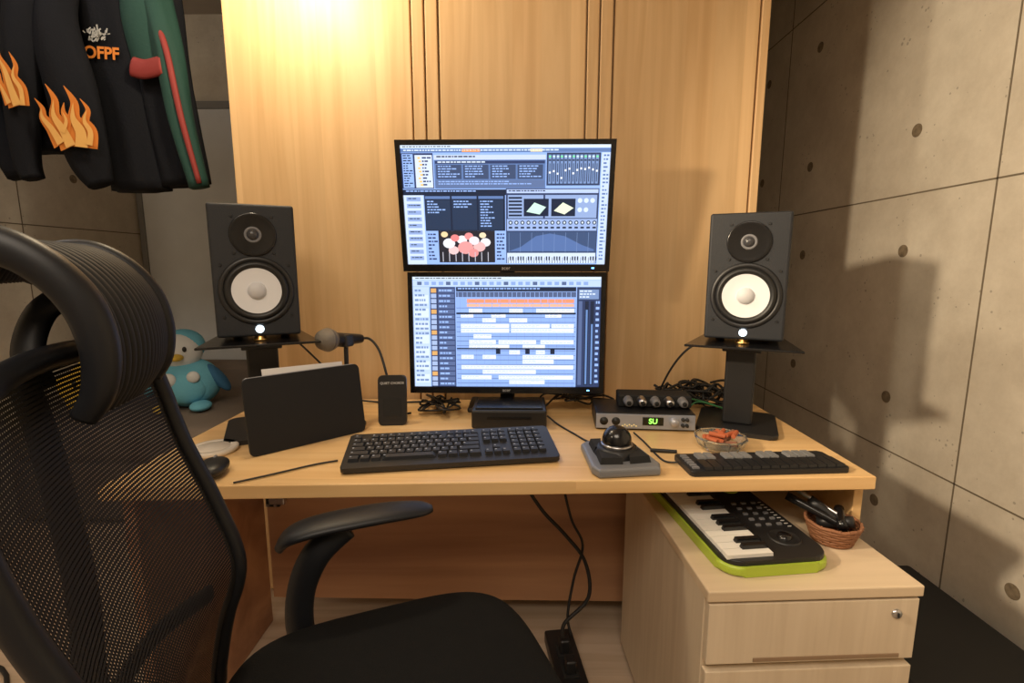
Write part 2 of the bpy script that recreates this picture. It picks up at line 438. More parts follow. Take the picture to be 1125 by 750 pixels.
S.r(453,311,661,427,LB,0)
S.r(453,311,661,314,LW); S.dashes(456,312,560,314,2,DK)
S.r(453,314.5,661,321,(.55,.7,1))
for i in range(24): S.r(458+i*8,316,463+i*8,319.5,(.28,.42,.78) if i%4 else (.1,.15,.3),2)
S.r(453,321.5,471,427,(.55,.7,1)); S.dashes(455,324,470,425,5,(.2,.3,.55))
for i in range(7): S.r(454,330+i*14,470,339+i*14,(.7,.82,1),2)
S.r(472,321.5,500,427,DB)
for i in range(19):
    S.r(473,323+i*5.5,479,327.4+i*5.5,(.4,.52,.8) if i%4 else (.75,.42,.15),2); S.r(481,323+i*5.5,499,327.4+i*5.5,(.10,.15,.32),2); S.dashes(482,324.2+i*5.5,498,327+i*5.5,4,LB)
S.r(501,321.5,634,326,DK); S.dashes(503,322.5,630,325.5,3,LB)
S.r(501,326.5,634,332,(.09,.13,.26))
for i in range(26): S.r(503+i*5,327,503.5+i*5,332,LB,2)
S.r(501,333,634,427,(.30,.47,.93),1)
for a,b,c in [(334,338,(.95,.33,.18)),(339,342,(1,.5,.32))]:
    x = 513
    while x < 630:
        ww = random.choice((8,14,20)); S.r(x,a,min(x+ww-.5,632),b,c,2); x += ww
for y in range(343, 426, 5): S.r(501,y,634,y+.6,(.12,.18,.38),2)
for x in range(505, 634, 9): S.r(x,333,x+.4,427,(.25,.36,.68),2)
for (y,segs) in ((344,((515,530),(560,575),(590,632))),(349,((506,520),(540,556),(600,618))),(354,((530,545),(560,580))),(360,((506,560),(562,605),(607,632))),(365,((506,560),(562,632))),(371,((520,540),)),(377,((515,545),(548,590),(595,632))),(382,((515,560),(575,600))),(388,((560,572),(590,600))),(393,((506,520),(530,545),(575,632))),(398,((575,610),)),(404,((506,632),)),(409,((530,590),)),(415,((506,540),(548,632))),(420,((560,600),))):
    for a,b in segs:
        S.r(a,y,b,y+4.3,(.86,.91,1),3)
        S.dashes(a+.5,y+1,b-.5,y+4,1.6,(.5,.63,.95),4,th=.4)
S.r(501,348,634,350,DK,4); S.r(501,385.5,634,387,DK,4)
for x in (545,578,606): S.r(x,386,x+5,392,DK,4)
S.r(635,321.5,661,427,(.03,.05,.13),1); S.r(637,324,659,334,(.2,.3,.55),2); S.dashes(638,325,657,333,3,LW)
S.r(637,336,641,425,(.10,.15,.32),2); S.r(644,336,648,425,DK,2); S.r(645,345,647,424,(.15,.28,.6),3); S.r(650,336,654,425,DK,2); S.r(651,360,653,424,(.15,.28,.6),3)
S.dashes(656,336,660,425,6,LB)
S.done(g, (0,-.002,(bot-bez)/2))
g = grp('monitor_stand', (MX, 1.52, .7205))
box('pole', (.045,.022,.66), (0,.0,.345), blk, g, bevel=.006)
box('base', (.24,.14,.014), (0,-.0,.007), blk, g, bevel=.005)
for z, y in ((.245,-.015), (.60,-.05)):
    box('arm', (.05,.03 if z<.4 else .09,.04), (0,y+.005,z), blk, g, bevel=.004)
g = grp('docking_station', (MX+.01, 1.365, .7205))
box('shell', (.205,.13,.052), (0,0,.026), blk, g, bevel=.006)
box('top_ridge', (.185,.11,.006), (0,0,.054), blk_g, g, bevel=.002)
box('front_slot', (.12,.002,.006), (0,-.0655,.03), blk_g, g)

# ---------------------------------------------------------------- studio speakers and stands
def speaker(loc, rz, W=.186, H=.318, D=.22):
    g = grp('studio_monitor_speaker', loc, (0,0,rz))
    box('cabinet', (W, D, H), (0, D/2, H/2), spk, g, bevel=.006)
    zw, zt = .112, .246
    lathe('woofer_frame', [(.0,.001),(.082,.001),(.083,-.002),(.081,-.005),(.074,-.006),(.071,-.003)], blk, g, (0,0,zw), axis='y', n=56)
    lathe('woofer_surround', [(.071,-.003),(.067,-.010),(.061,-.011),(.056,-.005),(.054,-.003)], mat('surround_rubber',(.012,.012,.012),.45), g, (0,0,zw), axis='y', n=56)
    lathe('woofer_cone', [(.055,-.0045),(.04,-.0025),(.022,-.0015),(.019,-.0015)], cone, g, (0,0,zw), axis='y', n=56)
    lathe('dust_cap', [(.021,-.0015),(.0195,-.006),(.013,-.0105),(.006,-.0125),(0,-.013)], mat('dust_cap',(.62,.63,.66),.55), g, (0,0,zw), axis='y')
    lathe('tweeter_guide', [(0,-.0012),(.014,-.0012),(.030,-.002),(.044,-.0035),(.049,-.0045),(.051,-.0035),(.0515,.0)], blk_g, g, (0,0,zt), axis='y', n=48)
    lathe('tweeter_ring', [(.013,-.002),(.016,-.005),(.019,-.002)], grey, g, (0,0,zt), axis='y')
    lathe('tweeter_dome', [(.013,-.002),(.011,-.006),(.006,-.009),(0,-.010)], mat('dome',(.05,.05,.055),.3), g, (0,0,zt), axis='y')
    bm = bmesh.new()
    for (px, pz) in [(sx*.074, zw+sz*.062) for sx in (-1,1) for sz in (-1,1)]+[(sx*.043, zt+sz*.043) for sx in (-1,1) for sz in (-1,1)]:
        bmesh.ops.create_cone(bm, segments=12, cap_ends=True, radius1=.0035, radius2=.003, depth=.004, matrix=Matrix.Translation((px,-.001,pz)) @ Matrix.Rotation(math.pi/2,4,'X'))
    obj('screws', bm, blk, g)
    lathe('power_logo', [(0,-.002),(.009,-.002),(.0095,0)], mat('logo_light',(.75,.9,1),.3,emit=4), g, (0,0,.018), axis='y', n=24)
    for i,(x,y) in enumerate(((0,.018),(-.06,.19),(.06,.19))):
        lathe('isolation_cone_%d'%i, [(0,0),(.014,0),(.011,-.006),(.017,-.008),(.016,-.012),(0,-.012)], brass, g, (x,y,0), n=24)
    return g
def stand(loc, rz, h):
    g = grp('speaker_stand', loc, (0,0,rz))
    prism('plate', [(-.135,-.055),(.135,-.055),(.10,.21),(-.10,.21)], .006, blk_g, g, (0,0,h-.006), bevel=.0015)
    box('column', (.075,.07,h-.02), (0,.09,(h-.02)/2+.012), blk, g, bevel=.006)
    box('collar', (.095,.09,.02), (0,.09,h-.018), blk, g, bevel=.003)
    prism('foot', rrect(.2,.22,.02), .012, blk, g, (0,.095,0), bevel=.003)
    return g
a1 = math.radians(27); a2 = math.radians(-24)
s1 = (-.645, 1.205); s2 = (.567, 1.268)
stand((s1[0],s1[1],.7205), a1, .255); speaker((s1[0],s1[1],.988), a1)
stand((s2[0],s2[1],.7205), a2, .240); speaker((s2[0],s2[1],.973), a2)

# ---------------------------------------------------------------- desktop keyboard
g = grp('computer_keyboard', (-.160, 1.108, .722), (0,0,math.radians(9.5)))
W, D = .480, .160
prt = grp('keyboard_body'); prt.parent = g; prt.rotation_euler = (math.radians(7.5),0,0); prt.location = (0,0,.018)
prism('case', rrect(W,D,.008), .012, blk, prt, (0,0,-.006), bevel=.003)
bm = bmesh.new(); bl = bmesh.new()
ux = .0196; x0 = -W/2+.011
def key(x, y, w=1.0, hh=.007):
    bm_box(bm, (x+w*ux/2, y, .0095), (w*ux-.0022, .0165, hh), taper=.86)
    bm_box(bl, (x+.0065, y+.0025, .01335), (.004,.0035,.0005))
rows = [(-3, [1.3,1.2,1.2,6.2,1.2,1.2,1.2,1.5]), (-2, [2.3]+[1]*10+[2.7]), (-1,[1.8]+[1]*11+[2.2]), (0,[1.5]+[1]*12+[1.5]), (1,[1]*13+[2])]
for ry, ws in rows:
    x = x0; y = (ry+.45)*.0195+.005
    for w_ in ws: key(x, y, w_); x += w_*ux
    x = x0+15.35*ux
    if ry in (0,1):
        for i in range(3): key(x+i*ux, y)
    if ry == -3:
        for i in range(3): key(x+i*ux, y)
    if ry == -2: key(x+ux, y)
    x = x0+18.65*ux
    for i in range(4): key(x+i*ux, y)
y = (2.75)*.0195
for k, xx in enumerate([0]+[2+i for i in range(4)]+[6.5+i for i in range(4)]+[11+i for i in range(4)]+[15.35+i for i in range(3)]+[18.65+i for i in range(4)]): key(x0+xx*ux, y)
obj('keys', bm, mat('key_plastic', (.022,.023,.027), .5), prt); obj('key_legends', bl, mat('legend', (.3,.33,.4), .6), prt)
for x in (-.18,.18): box('foot', (.03,.01,.02), (x,.065,.010), blk, g, bevel=.002)
box('front_support', (.4,.02,.006), (0,-.06,.003), blk_m, g)

# ---------------------------------------------------------------- tablet in black folio
g = grp('tablet_in_case', (-.520, 1.180, .7205), (0,0,math.atan2(.19,.20)))
t = grp('tilted_tablet'); t.parent = g; t.rotation_euler = (math.radians(-9),0,0)
prism('cover', [(x,z+.092) for x,z in rrect(.285,.182,.012)], .009, mat('folio',(.012,.012,.013),.6,bump=.2,bscale=600,spec=.3), t, plane='xz', bevel=.002)
prism('tablet_edge', [(x,z+.093) for x,z in rrect(.278,.183,.011)], .006, silver, t, (0,.010,0), plane='xz', bevel=.001)
prism('prop_flap', [(-.12,.008),(.12,.008),(.12,.10),(-.12,.10)], .003, blk_m, g, (0,.055,0), (math.radians(20),0,0), plane='xz')
prism('paper_sheet', [(-.09,.10),(.11,.10),(.11,.194),(-.09,.200)], .001, mat('paper', (.85,.82,.78), .7), t, (-.0,.018,0), (math.radians(-3),0,0), plane='xz')

g = grp('speakerphone', (-.357, 1.325, .7205), (math.radians(-8),0,math.radians(6)))
prism('body', [(x,z+.07) for x,z in rrect(.078,.14,.012)], .016, blk, g, plane='xz', bevel=.003)
text('label', 'QUIET CHORDS', .009, mat('label_white',(.7,.7,.7),.5), g, (0,-.0005,.118))
box('button_pad', (.05,.001,.05), (0,-.0005,.05), blk_m, g)
box('kick_stand', (.07,.03,.012), (0,.025,.007), blk, g, bevel=.003)

# ---------------------------------------------------------------- microphone on small stand
g = grp('microphone', (-.478, 1.325, .7205))
lathe('base', [(0,0),(.045,0),(.045,.006),(.012,.014),(0,.014)], blk, g, n=36)
sweep('stem', [(0,0,.01),(0,0,.1),(.001,0,.2),(.002,0,.232)], .006, blk, g)
m = grp('mic'); m.parent = g; m.location = (-.026,-.055,.249); m.rotation_euler = (math.radians(84),0,math.radians(-24))
lathe('grille', [(0,.033),(.013,.031),(.024,.022),(.0300,.006),(.0300,-.004),(.027,-.014),(.0235,-.018)], mat('mic_grille',(.24,.215,.18),.45,.3,bump=1.0,bscale=900,var=.35,vscale=500), m, n=32)
lathe('grille_band', [(.0303,.002),(.0313,0),(.0303,-.003)], mat('mic_band',(.15,.14,.13),.4,.6), m, n=32)
lathe('handle', [(.0235,-.018),(.019,-.03),(.0165,-.07),(.013,-.12),(.012,-.125),(0,-.125)], mat('mic_body',(.03,.03,.033),.4,.5), m, n=28)
box('clip', (.038,.034,.034), (.000,-.002,.240), blk, g, (0,0,-.4), bevel=.006)
sweep('cable', [(.024,.058,.236),(.045,.075,.232),(.075,.06,.20),(.10,.04,.13),(.115,.05,.05),(.13,.08,.012),(.15,.10,.006)], .0035, rub, g, n=8)

g = grp('wireless_charger', (-.738, 1.125, .7205))
lathe('puck', [(0,0),(.052,0),(.055,.004),(.055,.009),(.052,.012),(.040,.012),(.039,.0105),(.037,.0105),(.036,.012),(0,.012)], mat('charger_white',(.75,.68,.58),.5), g)
g = grp('computer_mouse', (-.655, .99, .7205), (0,0,math.radians(15)))
sup('shell', .030,.044,.016,.9,.8, blk, g, (0,0,.0168)); box('scroll_wheel', (.006,.014,.006), (0,.022,.031), grey, g, bevel=.002)

# ---------------------------------------------------------------- trackball
g = grp('trackball_mouse', (.218, 1.075, .7205), (0,0,math.radians(8)))
prism('base', [(-.066,-.085),(.066,-.085),(.076,-.06),(.064,.075),(.048,.092),(-.048,.092),(-.064,.075),(-.076,-.06)], .020, mat('track_silver',(.24,.25,.27),.4,.3), g, bevel=.006)
bm = bmesh.new()
for pts in ([(-.057,-.058),(-.008,-.062),(-.02,-.03),(-.05,.0)], [(.057,-.058),(.008,-.062),(.02,-.03),(.05,.0)], [(-.052,.01),(-.036,.02),(-.02,.07),(-.047,.07)], [(.052,.01),(.036,.02),(.02,.07),(.047,.07)]):
    a = [bm.verts.new((x,y,.018)) for x,y in pts]; b = [bm.verts.new((x*.93,y*.93,.034)) for x,y in pts]
    bm.faces.new(a); bm.faces.new(b[::-1])
    for i in range(4): bm.faces.new((a[i],a[(i+1)%4],b[(i+1)%4],b[i]))
obj('buttons', bm, blk_m, g)
lathe('dome_shell', [(.052,.016),(.050,.026),(.043,.036),(.038,.040),(.034,.037)], blk, g, (0,.005,0))
lathe('scroll_ring', [(.034,.037),(.036,.042),(.033,.046),(.030,.042)], steel, g, (0,.005,0))
sup('ball', .033,.033,.033,1,1, blk_g, g, (0,.005,.051))

# ---------------------------------------------------------------- audio interface with connector box
g = grp('audio_interface', (.340, 1.365, .7205), (0,0,math.radians(-4)))
box('chassis', (.265,.14,.046), (0,0,.025), blk, g, bevel=.004)
box('front_plate', (.262,.004,.040), (0,-.071,.025), mat('faceplate',(.42,.47,.58),.35,.5), g, bevel=.001)
box('display_window', (.055,.002,.022), (.02,-.0735,.027), mat('lcd_black',(.005,.01,.005),.2), g)
text('display_digits', 'SU', .02, mat('led_green',(.3,1,.1),.4,emit=2.5), g, (.02,-.0750,.027), bold=.0003)
for i,x in enumerate((-.11,-.078)): lathe('input_jack_%d'%i, [(0,-.003),(.006,-.003),(.006,-.001),(.011,-.001),(.012,0.002)], blk, g, (x,-.073,.025), axis='y', n=24)
lathe('level_knob', [(0,-.016),(.010,-.016),(.012,-.002),(.012,0)], silver, g, (.075,-.073,.027), axis='y', n=24)
for i in range(4): lathe('small_knob_%d'%i, [(0,-.008),(.004,-.008),(.005,0)], blk, g, (.098+.009*(i%2)*1.2,-.073,.018+.016*(i//2)), axis='y', n=14)
bm = bmesh.new()
for i in range(7): bm_box(bm, (-.06+i*.006,-.0735,.013+.003*(i%2)), (.003,.002,.003))
obj('indicator_row', bm, mat('led_amber',(.9,.6,.2),.4,emit=1), g)
box('patch_box', (.2,.07,.034), (.035,.02,.066), blk_m, g, bevel=.004)
for i in range(5):
    lathe('plug_%d'%i, [(0,-.03),(.010,-.03),(.012,-.022),(.012,-.004),(.014,0)], (steel if i%2 else grey), g, (-.04+i*.037,-.014,.068), axis='y', n=20)
    lathe('plug_core_%d'%i, [(0,-.033),(.006,-.033),(.006,-.028)], blk_m, g, (-.04+i*.037,-.014,.068), axis='y', n=16)

# ---------------------------------------------------------------- glass ashtray
g = grp('glass_ashtray', (.485, 1.165, .7205))
glass = mat('clear_glass', (.9,.93,.92), .05, trans=.95)
lathe('bowl', [(0,0),(.04,0),(.052,.010),(.062,.030),(.060,.034),(.056,.032),(.047,.014),(.036,.006),(0,.006)], glass, g, n=12, smooth=False)
for i in range(22):
    a = random.random()*6.28; bm = bmesh.new(); rr = random.uniform(0,.032)
    c = Vector((rr*math.cos(a), rr*math.sin(a), .022+.006*(i%4))); d = Vector((math.cos(a*2.3), math.sin(a*2.3), random.uniform(-.2,.3))).normalized()*.018
    sweep_bm(bm, [c-d, c, c+d], .0055, n=8, k=2)
    obj('butt_%d'%i, bm, mat('butt_orange',(.45,.11,.04),.7) if i%2 else mat('butt_brown',(.22,.09,.05),.8), g)

# ---------------------------------------------------------------- compact midi keyboard
g = grp('midi_keyboard', (.530, 1.060, .7205), (0,0,math.radians(4.5)))
prism('case', rrect(.350,.10,.008), .012, blk, g, bevel=.002)
bm = bmesh.new()
for i in range(15): bm_box(bm, (-.135+i*.0208,-.022,.0155), (.0192,.046,.006), taper=.95)
obj('natural_keys', bm, mat('midi_key_black',(.015,.015,.016),.3), g)
bm = bmesh.new()
for i in range(14):
    if i%7 not in (2,6): bm_box(bm, (-.125+i*.0208,.022,.016), (.017,.034,.007), taper=.9)
obj('sharp_keys', bm, mat('midi_key_grey',(.20,.20,.20),.35), g)
bm = bmesh.new()
for i in range(6): bm_box(bm, (-.160,-.035+i*.013,.0145), (.014,.008,.004))
obj('function_buttons', bm, grey, g)

# ---------------------------------------------------------------- toy keyboard on the pedestal
g = grp('mini_piano_keyboard', (.467, 1.085, .5808), (0,0,math.radians(7.5)))
lime = mat('lime_plastic', (.42,.55,.05), .4)
prism('lower_shell', rrect(.225,.43,.04), .020, lime, g, bevel=.007)
prism('upper_shell', rrect(.215,.42,.036), .012, blk, g, (0,0,.018), bevel=.003)
bm = bmesh.new()
for i in range(17): bm_box(bm, (-.055,-.188+i*.0226,.033), (.094,.0212,.008), taper=.98)
obj('white_keys', bm, mat('ivory_keys',(.82,.8,.74),.3), g)
bm = bmesh.new()
for i in range(16):
    if i%7 not in (2,6): bm_box(bm, (-.035,-.177+i*.0226,.040), (.055,.012,.010), taper=.88)
obj('black_keys', bm, blk_g, g)
for i,(x,y,r) in enumerate(((.055,-.14,.030),(.06,.08,.02))):
    lathe('speaker_grille_%d'%i, [(0,.001),(r*.9,.001),(r,.0035),(r*1.06,0)], blk if i==0 else lime, g, (x,y,.030), n=30)
lathe('control_dial', [(0,.006),(.012,.006),(.014,0)], blk_g, g, (.055,-.14,.031), n=24)
bm = bmesh.new()
for i in range(5):
    for j in range(3): bm_box(bm, (.03+j*.024,-.09+i*.024,.0315), (.010,.006,.004))
obj('buttons', bm, grey, g)
bm = bmesh.new()
for i in range(10): bm_box(bm, (.095,-.1+i*.012,.0305), (.008,.0015,.001))
obj('lettering', bm, mat('lettering',(.6,.6,.55),.5), g)

# ---------------------------------------------------------------- wicker basket with odds
g = grp('wicker_basket', (.666, 1.000, .5808))
wick = mat('wicker', (.26,.11,.05), .7)
bm = bmesh.new()
for k in range(7):
    r = .038+.0022*k; z = .005+.0062*k
    sweep_bm(bm, [(r*math.cos(a), r*math.sin(a), z+.0012*math.sin(a*8+k*3.14)) for a in [i*math.pi/16 for i in range(32)]], .0036, n=6, k=1, closed=True)
for i in range(20):
    a = i*math.pi/10; sweep_bm(bm, [(.037*math.cos(a),.037*math.sin(a),.001),(.053*math.cos(a),.053*math.sin(a),.046)], .0022, n=6, k=1)
obj('weave', bm, wick, g, smooth=True)
lathe('bottom', [(0,.001),(.04,.001),(.04,.006),(0,.006)], wick, g, n=24)
for i,(p,q,r,m_) in enumerate((((-.02,.02,.03),(.03,-.02,.05),.012,blk),((.02,-.02,.035),(-.075,.05,.075),.009,blk_g),((.03,-.01,.045),(-.05,.07,.085),.005,steel),((.03,.0,.03),(-.03,.04,.07),.012,blk),((.0,-.03,.045),(.03,.03,.055),.010,blk_g))):
    sweep('item_%d'%i, [p, tuple((a+b)/2 for a,b in zip(p,q)), q], r, m_, g, k=2)

# ---------------------------------------------------------------- cables
def cable(name, pts, r=.003, m=rub):
    sweep(name, pts, r, m, None, n=8, k=8)
cable('keyboard_cable', [(-.585,.945,.7235),(-.53,.985,.7235),(-.46,1.04,.7235),(-.415,1.065,.7235)], .0022)
cable('speaker_cable', [(-.74,1.41,1.03),(-.72,1.50,.96),(-.62,1.53,.84),(-.56,1.54,.75),(-.46,1.55,.7245),(-.3,1.56,.7245),(-.2,1.57,.7245)], .003)
cable('speaker_cable', [(.52,1.33,.955),(.47,1.36,.94),(.43,1.40,.87),(.40,1.44,.76),(.42,1.47,.725)], .003)
cable('power_cable', [(-.03,1.46,.66),(.0,1.40,.55),(.06,1.38,.45),(.13,1.36,.38),(.19,1.35,.30),(.20,1.33,.20),(.13,1.31,.13),(.125,1.30,.09)], .0055)
cable('power_cable', [(.10,1.44,.68),(.12,1.40,.55),(.15,1.38,.42),(.185,1.37,.34),(.16,1.36,.24),(.14,1.33,.14),(.15,1.31,.09)], .004)
cable('floor_cable', [(-1.9,1.3,.007),(-1.5,1.25,.007),(-1.25,1.0,.007),(-1.0,1.05,.007),(-.8,.9,.007),(-.5,1.1,.007)], .006)
g = grp('cable_tangle')
bm = bmesh.new()
for i in range(13):
    c = Vector((.545+random.uniform(-.05,.08), 1.525+random.uniform(-.03,.01), .735)); pts = []
    for k in range(8):
        a = k*.9+i; pts.append(c+Vector((random.uniform(.03,.11)*math.cos(a), random.uniform(.02,.05)*math.sin(a), random.uniform(-.006,.07))))
    sweep_bm(bm, pts, random.choice((.003,.0025,.004)), n=7, k=6)
for i in range(6):
    c = Vector((.17+random.uniform(-.04,.05), 1.50, .732)); pts = [c+Vector((random.uniform(-.09,.09), random.uniform(-.05,.08), random.uniform(-.003,.05))) for k in range(6)]
    sweep_bm(bm, pts, .003, n=7, k=6)
for i in range(6):
    c = Vector((-.24, 1.44, .732)); pts = [c+Vector((random.uniform(-.07,.06), random.uniform(-.07,.1), random.uniform(-.003,.03))) for k in range(6)]
    sweep_bm(bm, pts, .003, n=7, k=6)
obj('black_leads', bm, rub, g, smooth=True)
bm = bmesh.new()
sweep_bm(bm, [(.48,1.42,.725),(.52,1.44,.76),(.58,1.43,.75),(.64,1.44,.73)], .0022, n=7)
sweep_bm(bm, [(.48,1.45,.745),(.5,1.46,.765),(.57,1.46,.75),(.62,1.44,.73)], .0022, n=7)
obj('green_lead', bm, mat('green_wire',(.05,.22,.08),.5), g, smooth=True)
cable('plug_lead', [(.31,1.14,.725),(.34,1.135,.725),(.37,1.13,.725)], .0045, blk)
cable('midi_cable', [(.352,1.06,.727),(.33,1.07,.724),(.32,1.10,.723),(.31,1.2,.723),(.30,1.27,.723)], .0022)
cable('dock_cable', [(.075,1.36,.74),(.10,1.34,.725),(.12,1.30,.723),(.14,1.26,.723),(.17,1.2,.723),(.20,1.178,.727)], .0025)

g = grp('power_strip', (.135, 1.27, 0), (0,0,math.radians(8)))
box('housing', (.085,.30,.04), (0,-.02,.021), blk, g, bevel=.006)
for i in range(3):
    box('socket_%d'%i, (.045,.05,.004), (0,-.11+i*.075,.042), blk_m, g, bevel=.001)
box('plug_1', (.03,.035,.045), (0,.04,.062), blk, g, bevel=.006); box('plug_2', (.03,.035,.04), (.0,-.035,.062), blk, g, bevel=.006)

# ---------------------------------------------------------------- office chair
g = grp('office_chair', (-.160, .618, 0), (0,0,math.radians(22.4)))
sup('seat_cushion', .245,.235,.045,.55,.5, fab, g, (-.015,0,.514), nu=64)
sup('seat_pan', .22,.20,.03,.6,.5, chp, g, (-.02,0,.460))
EP = [(-.270,.50,.180),(-.252,.60,.196),(-.228,.69,.207),(-.256,.80,.216),(-.290,.90,.220),(-.310,.985,.220),(-.322,1.048,.200)]
EC = catmull([(a,c,b) for a,b,c in EP], 10)
def bp(i, w):
    e = EC[i]; return Vector((e.x-.03*(1-w*w), w*e.y, e.z))
nE = len(EC)
rim = [bp(i,1) for i in range(0,nE,4)]+[bp(nE-1,w)+Vector((0,0,.018*(1-w*w))) for w in (.8,.4,0,-.4,-.8)]+[bp(i,-1) for i in range(nE-1,-1,-4)]+[bp(0,w) for w in (-.5,0,.5)]
sweep('back_frame', rim, (.011,.013), chp, g, closed=True, n=12, k=3)
bm = bmesh.new()
z = .505
Zs = [p.z for p in EC]
def at(zv):
    i = max(1, min(len(Zs)-1, bisect.bisect(Zs, zv))); t = (zv-Zs[i-1])/(Zs[i]-Zs[i-1]); return EC[i-1].lerp(EC[i], min(max(t,0),1.3))
while z < 1.058:
    a = at(z); b = at(z+.0034); prev = None
    for k in range(15):
        w = -1+2*k/14
        p = bm.verts.new((a.x-.03*(1-w*w), w*a.y, z)); q = bm.verts.new((b.x-.03*(1-w*w), w*b.y, z+.0034))
        if prev: bm.faces.new((prev[0], p, q, prev[1]))
        prev = (p, q)
    z += .0047
obj('back_mesh_weave', bm, msh, g)
bm = bmesh.new()
for k in range(-48, 49):
    w = k/49.0; prev = None
    for i in range(0, nE, 3):
        e = EC[i]; p = bm.verts.new((e.x-.031*(1-w*w)-.001, w*e.y-.0011, e.z)); q = bm.verts.new((e.x-.031*(1-w*w)-.001, w*e.y+.0011, e.z))
        if prev: bm.faces.new((prev[0], p, q, prev[1]))
        prev = (p, q)
obj('back_mesh_threads', bm, msh, g)
sweep('back_spine', [(-.05,0,.43),(-.22,0,.42),(-.33,0,.50),(-.350,0,.65),(-.345,0,.80),(-.355,0,.95),(-.370,0,1.06)], [(.035,.02),(.035,.02),(.035,.018),(.03,.014),(.025,.012),(.022,.011),(.02,.010)], chp, g, ref=(1,0,0), n=14)
sweep('lumbar_bar', [(-.268,-.19,.66),(-.315,-.1,.67),(-.330,0,.67),(-.315,.1,.67),(-.268,.19,.66)], (.008,.014), chp, g)
HP = [(-.43,1.143),(-.404,1.175),(-.360,1.181),(-.322,1.160),(-.296,1.124),(-.286,1.080),(-.291,1.038),(-.307,1.010)]
def hp(y, dx=0): return [(a+dx, y, b) for a,b in HP]
sweep('headrest_end_near', hp(-.035,-.004), [(.012,.012),(.016,.015),(.018,.016),(.018,.017),(.018,.017),(.017,.016),(.015,.014),(.012,.010)], chp, g, ref=(0,1,0), n=14)
sweep('headrest_end_far', hp(.175), (.012,.011), chp, g, ref=(0,1,0), n=14)
bm = bmesh.new()
for i in range(17):
    y = -.018+i*.0115; bu = .010*math.sin(math.pi*i/16)
    sweep_bm(bm, hp(y, bu), (.0054,.0064), ref=(0,1,0), n=8)
obj('headrest_ribbed_pad', bm, mat('headrest_rib',(.014,.014,.014),.65,spec=.3), g, smooth=True)
sweep('headrest_bracket', [(-.368,.03,1.03),(-.378,.04,1.07),(-.37,.06,1.11),(-.345,.07,1.13)], (.016,.009), chp, g, ref=(0,1,0))
for sgn, nm in ((1,'left'),(-1,'right')):
    Y = .26*sgn
    sweep('arm_pad_'+nm, [(-.175,Y,.672),(-.155,Y,.694),(-.10,Y,.704),(0,Y,.706),(.070,Y,.702),(.095,Y,.698)], [(.012,.008),(.030,.011),(.036,.012),(.036,.012),(.028,.010),(.012,.006)], chp, g, ref=(0,0,1), n=20)
    sweep('arm_support_'+nm, [(-.02,sgn*.17,.45),(-.10,sgn*.235,.455),(-.145,sgn*.25,.50),(-.145,Y,.58),(-.115,Y,.65),(-.06,Y,.692)], [(.02,.014),(.024,.014),(.026,.015),(.026,.015),(.026,.014),(.022,.010)], chp, g, ref=(0,1,0), n=14)
lathe('gas_column', [(0,.06),(.028,.06),(.028,.25),(.018,.25),(.018,.43),(0,.43)], blk, g, (-.02,0,0), n=24)
for i in range(5):
    a = math.radians(72*i+20); c, s = math.cos(a), math.sin(a)
    sweep('base_leg_%d'%(i+1), [(-.02+.02*c,.02*s,.11),(-.02+.15*c,.15*s,.10),(-.02+.30*c,.30*s,.075)], [(.025,.018),(.02,.015),(.016,.012)], chp, g)
    lathe('caster_%d'%(i+1), [(0,-.02),(.024,-.02),(.028,-.012),(.028,.012),(.024,.02),(0,.02)], blk, g, (-.02+.30*c,.30*s,.0285), (0,0,a), n=24, axis='y')

# ---------------------------------------------------------------- clothes rail and jackets (upper left)
def PX(x): return -1.75+.00307*x
def PZ(y): return 2.009-.00284*y
g = grp('clothes_rail')
sweep('rail', [(XL+.002,1.78,2.34),(-1.6,1.78,2.34),(-.912,1.78,2.34)], .014, steel, g, k=2)
def fold(f1, f2, amp):
    return lambda t, a: 1+amp*math.sin(f1*a+t*4)+amp*.6*math.sin(f2*a-t*9)
bj = mat('jacket_black', (.009,.010,.014), .9, bump=.5, bscale=120, spec=.15)
gj = mat('jacket_green', (.008,.050,.040), .8, bump=.4, bscale=120)
rj = mat('jacket_red', (.25,.028,.025), .7)
or_ = mat('flame_orange', (.70,.22,.03), .8); ye = mat('flame_yellow', (.80,.45,.13), .8)
def hanger(g, cx, y):
    sweep('hanger_hook', [(cx,y,2.30),(cx+.01,y,2.355),(cx-.01,y,2.36),(cx-.018,y,2.345)], .003, steel, g)
    sweep('hanger_bar', [(cx-.13,y,2.21),(cx,y,2.30),(cx+.13,y,2.21)], .006, blk, g, k=3)
def lick(bm, pts, ws, y):
    C = catmull([(PX(a),0,PZ(b)) for a,b in pts], 6); Wd = catmull([(q,0,0) for q in ws], 6); prev = None
    for i,c in enumerate(C):
        t = (C[min(i+1,len(C)-1)]-C[max(i-1,0)]).normalized(); n = Vector((t.z,0,-t.x))*max(Wd[i].x,.05)*.0031/2
        p = bm.verts.new((c.x-n.x,y,c.z-n.z)); q = bm.verts.new((c.x+n.x,y,c.z+n.z))
        if prev: bm.faces.new((prev[0],prev[1],q,p))
        prev = (p,q)
def flames(g, name, L, y):
    bm = bmesh.new(); bi = bmesh.new()
    for i,(pts,ws) in enumerate(L):
        lick(bm, pts, ws, y-.0006*i)
        n = len(pts); k = max(3, n-1)
        lick(bi, [pts[j] for j in range(k)], [w*.42 for w in ws[:k-1]]+[.1], y-.004-.0006*i)
    obj(name, bm, or_, g); obj(name+'_core', bi, ye, g)
g = grp('flame_hoodie'); hanger(g, PX(20), 1.80)
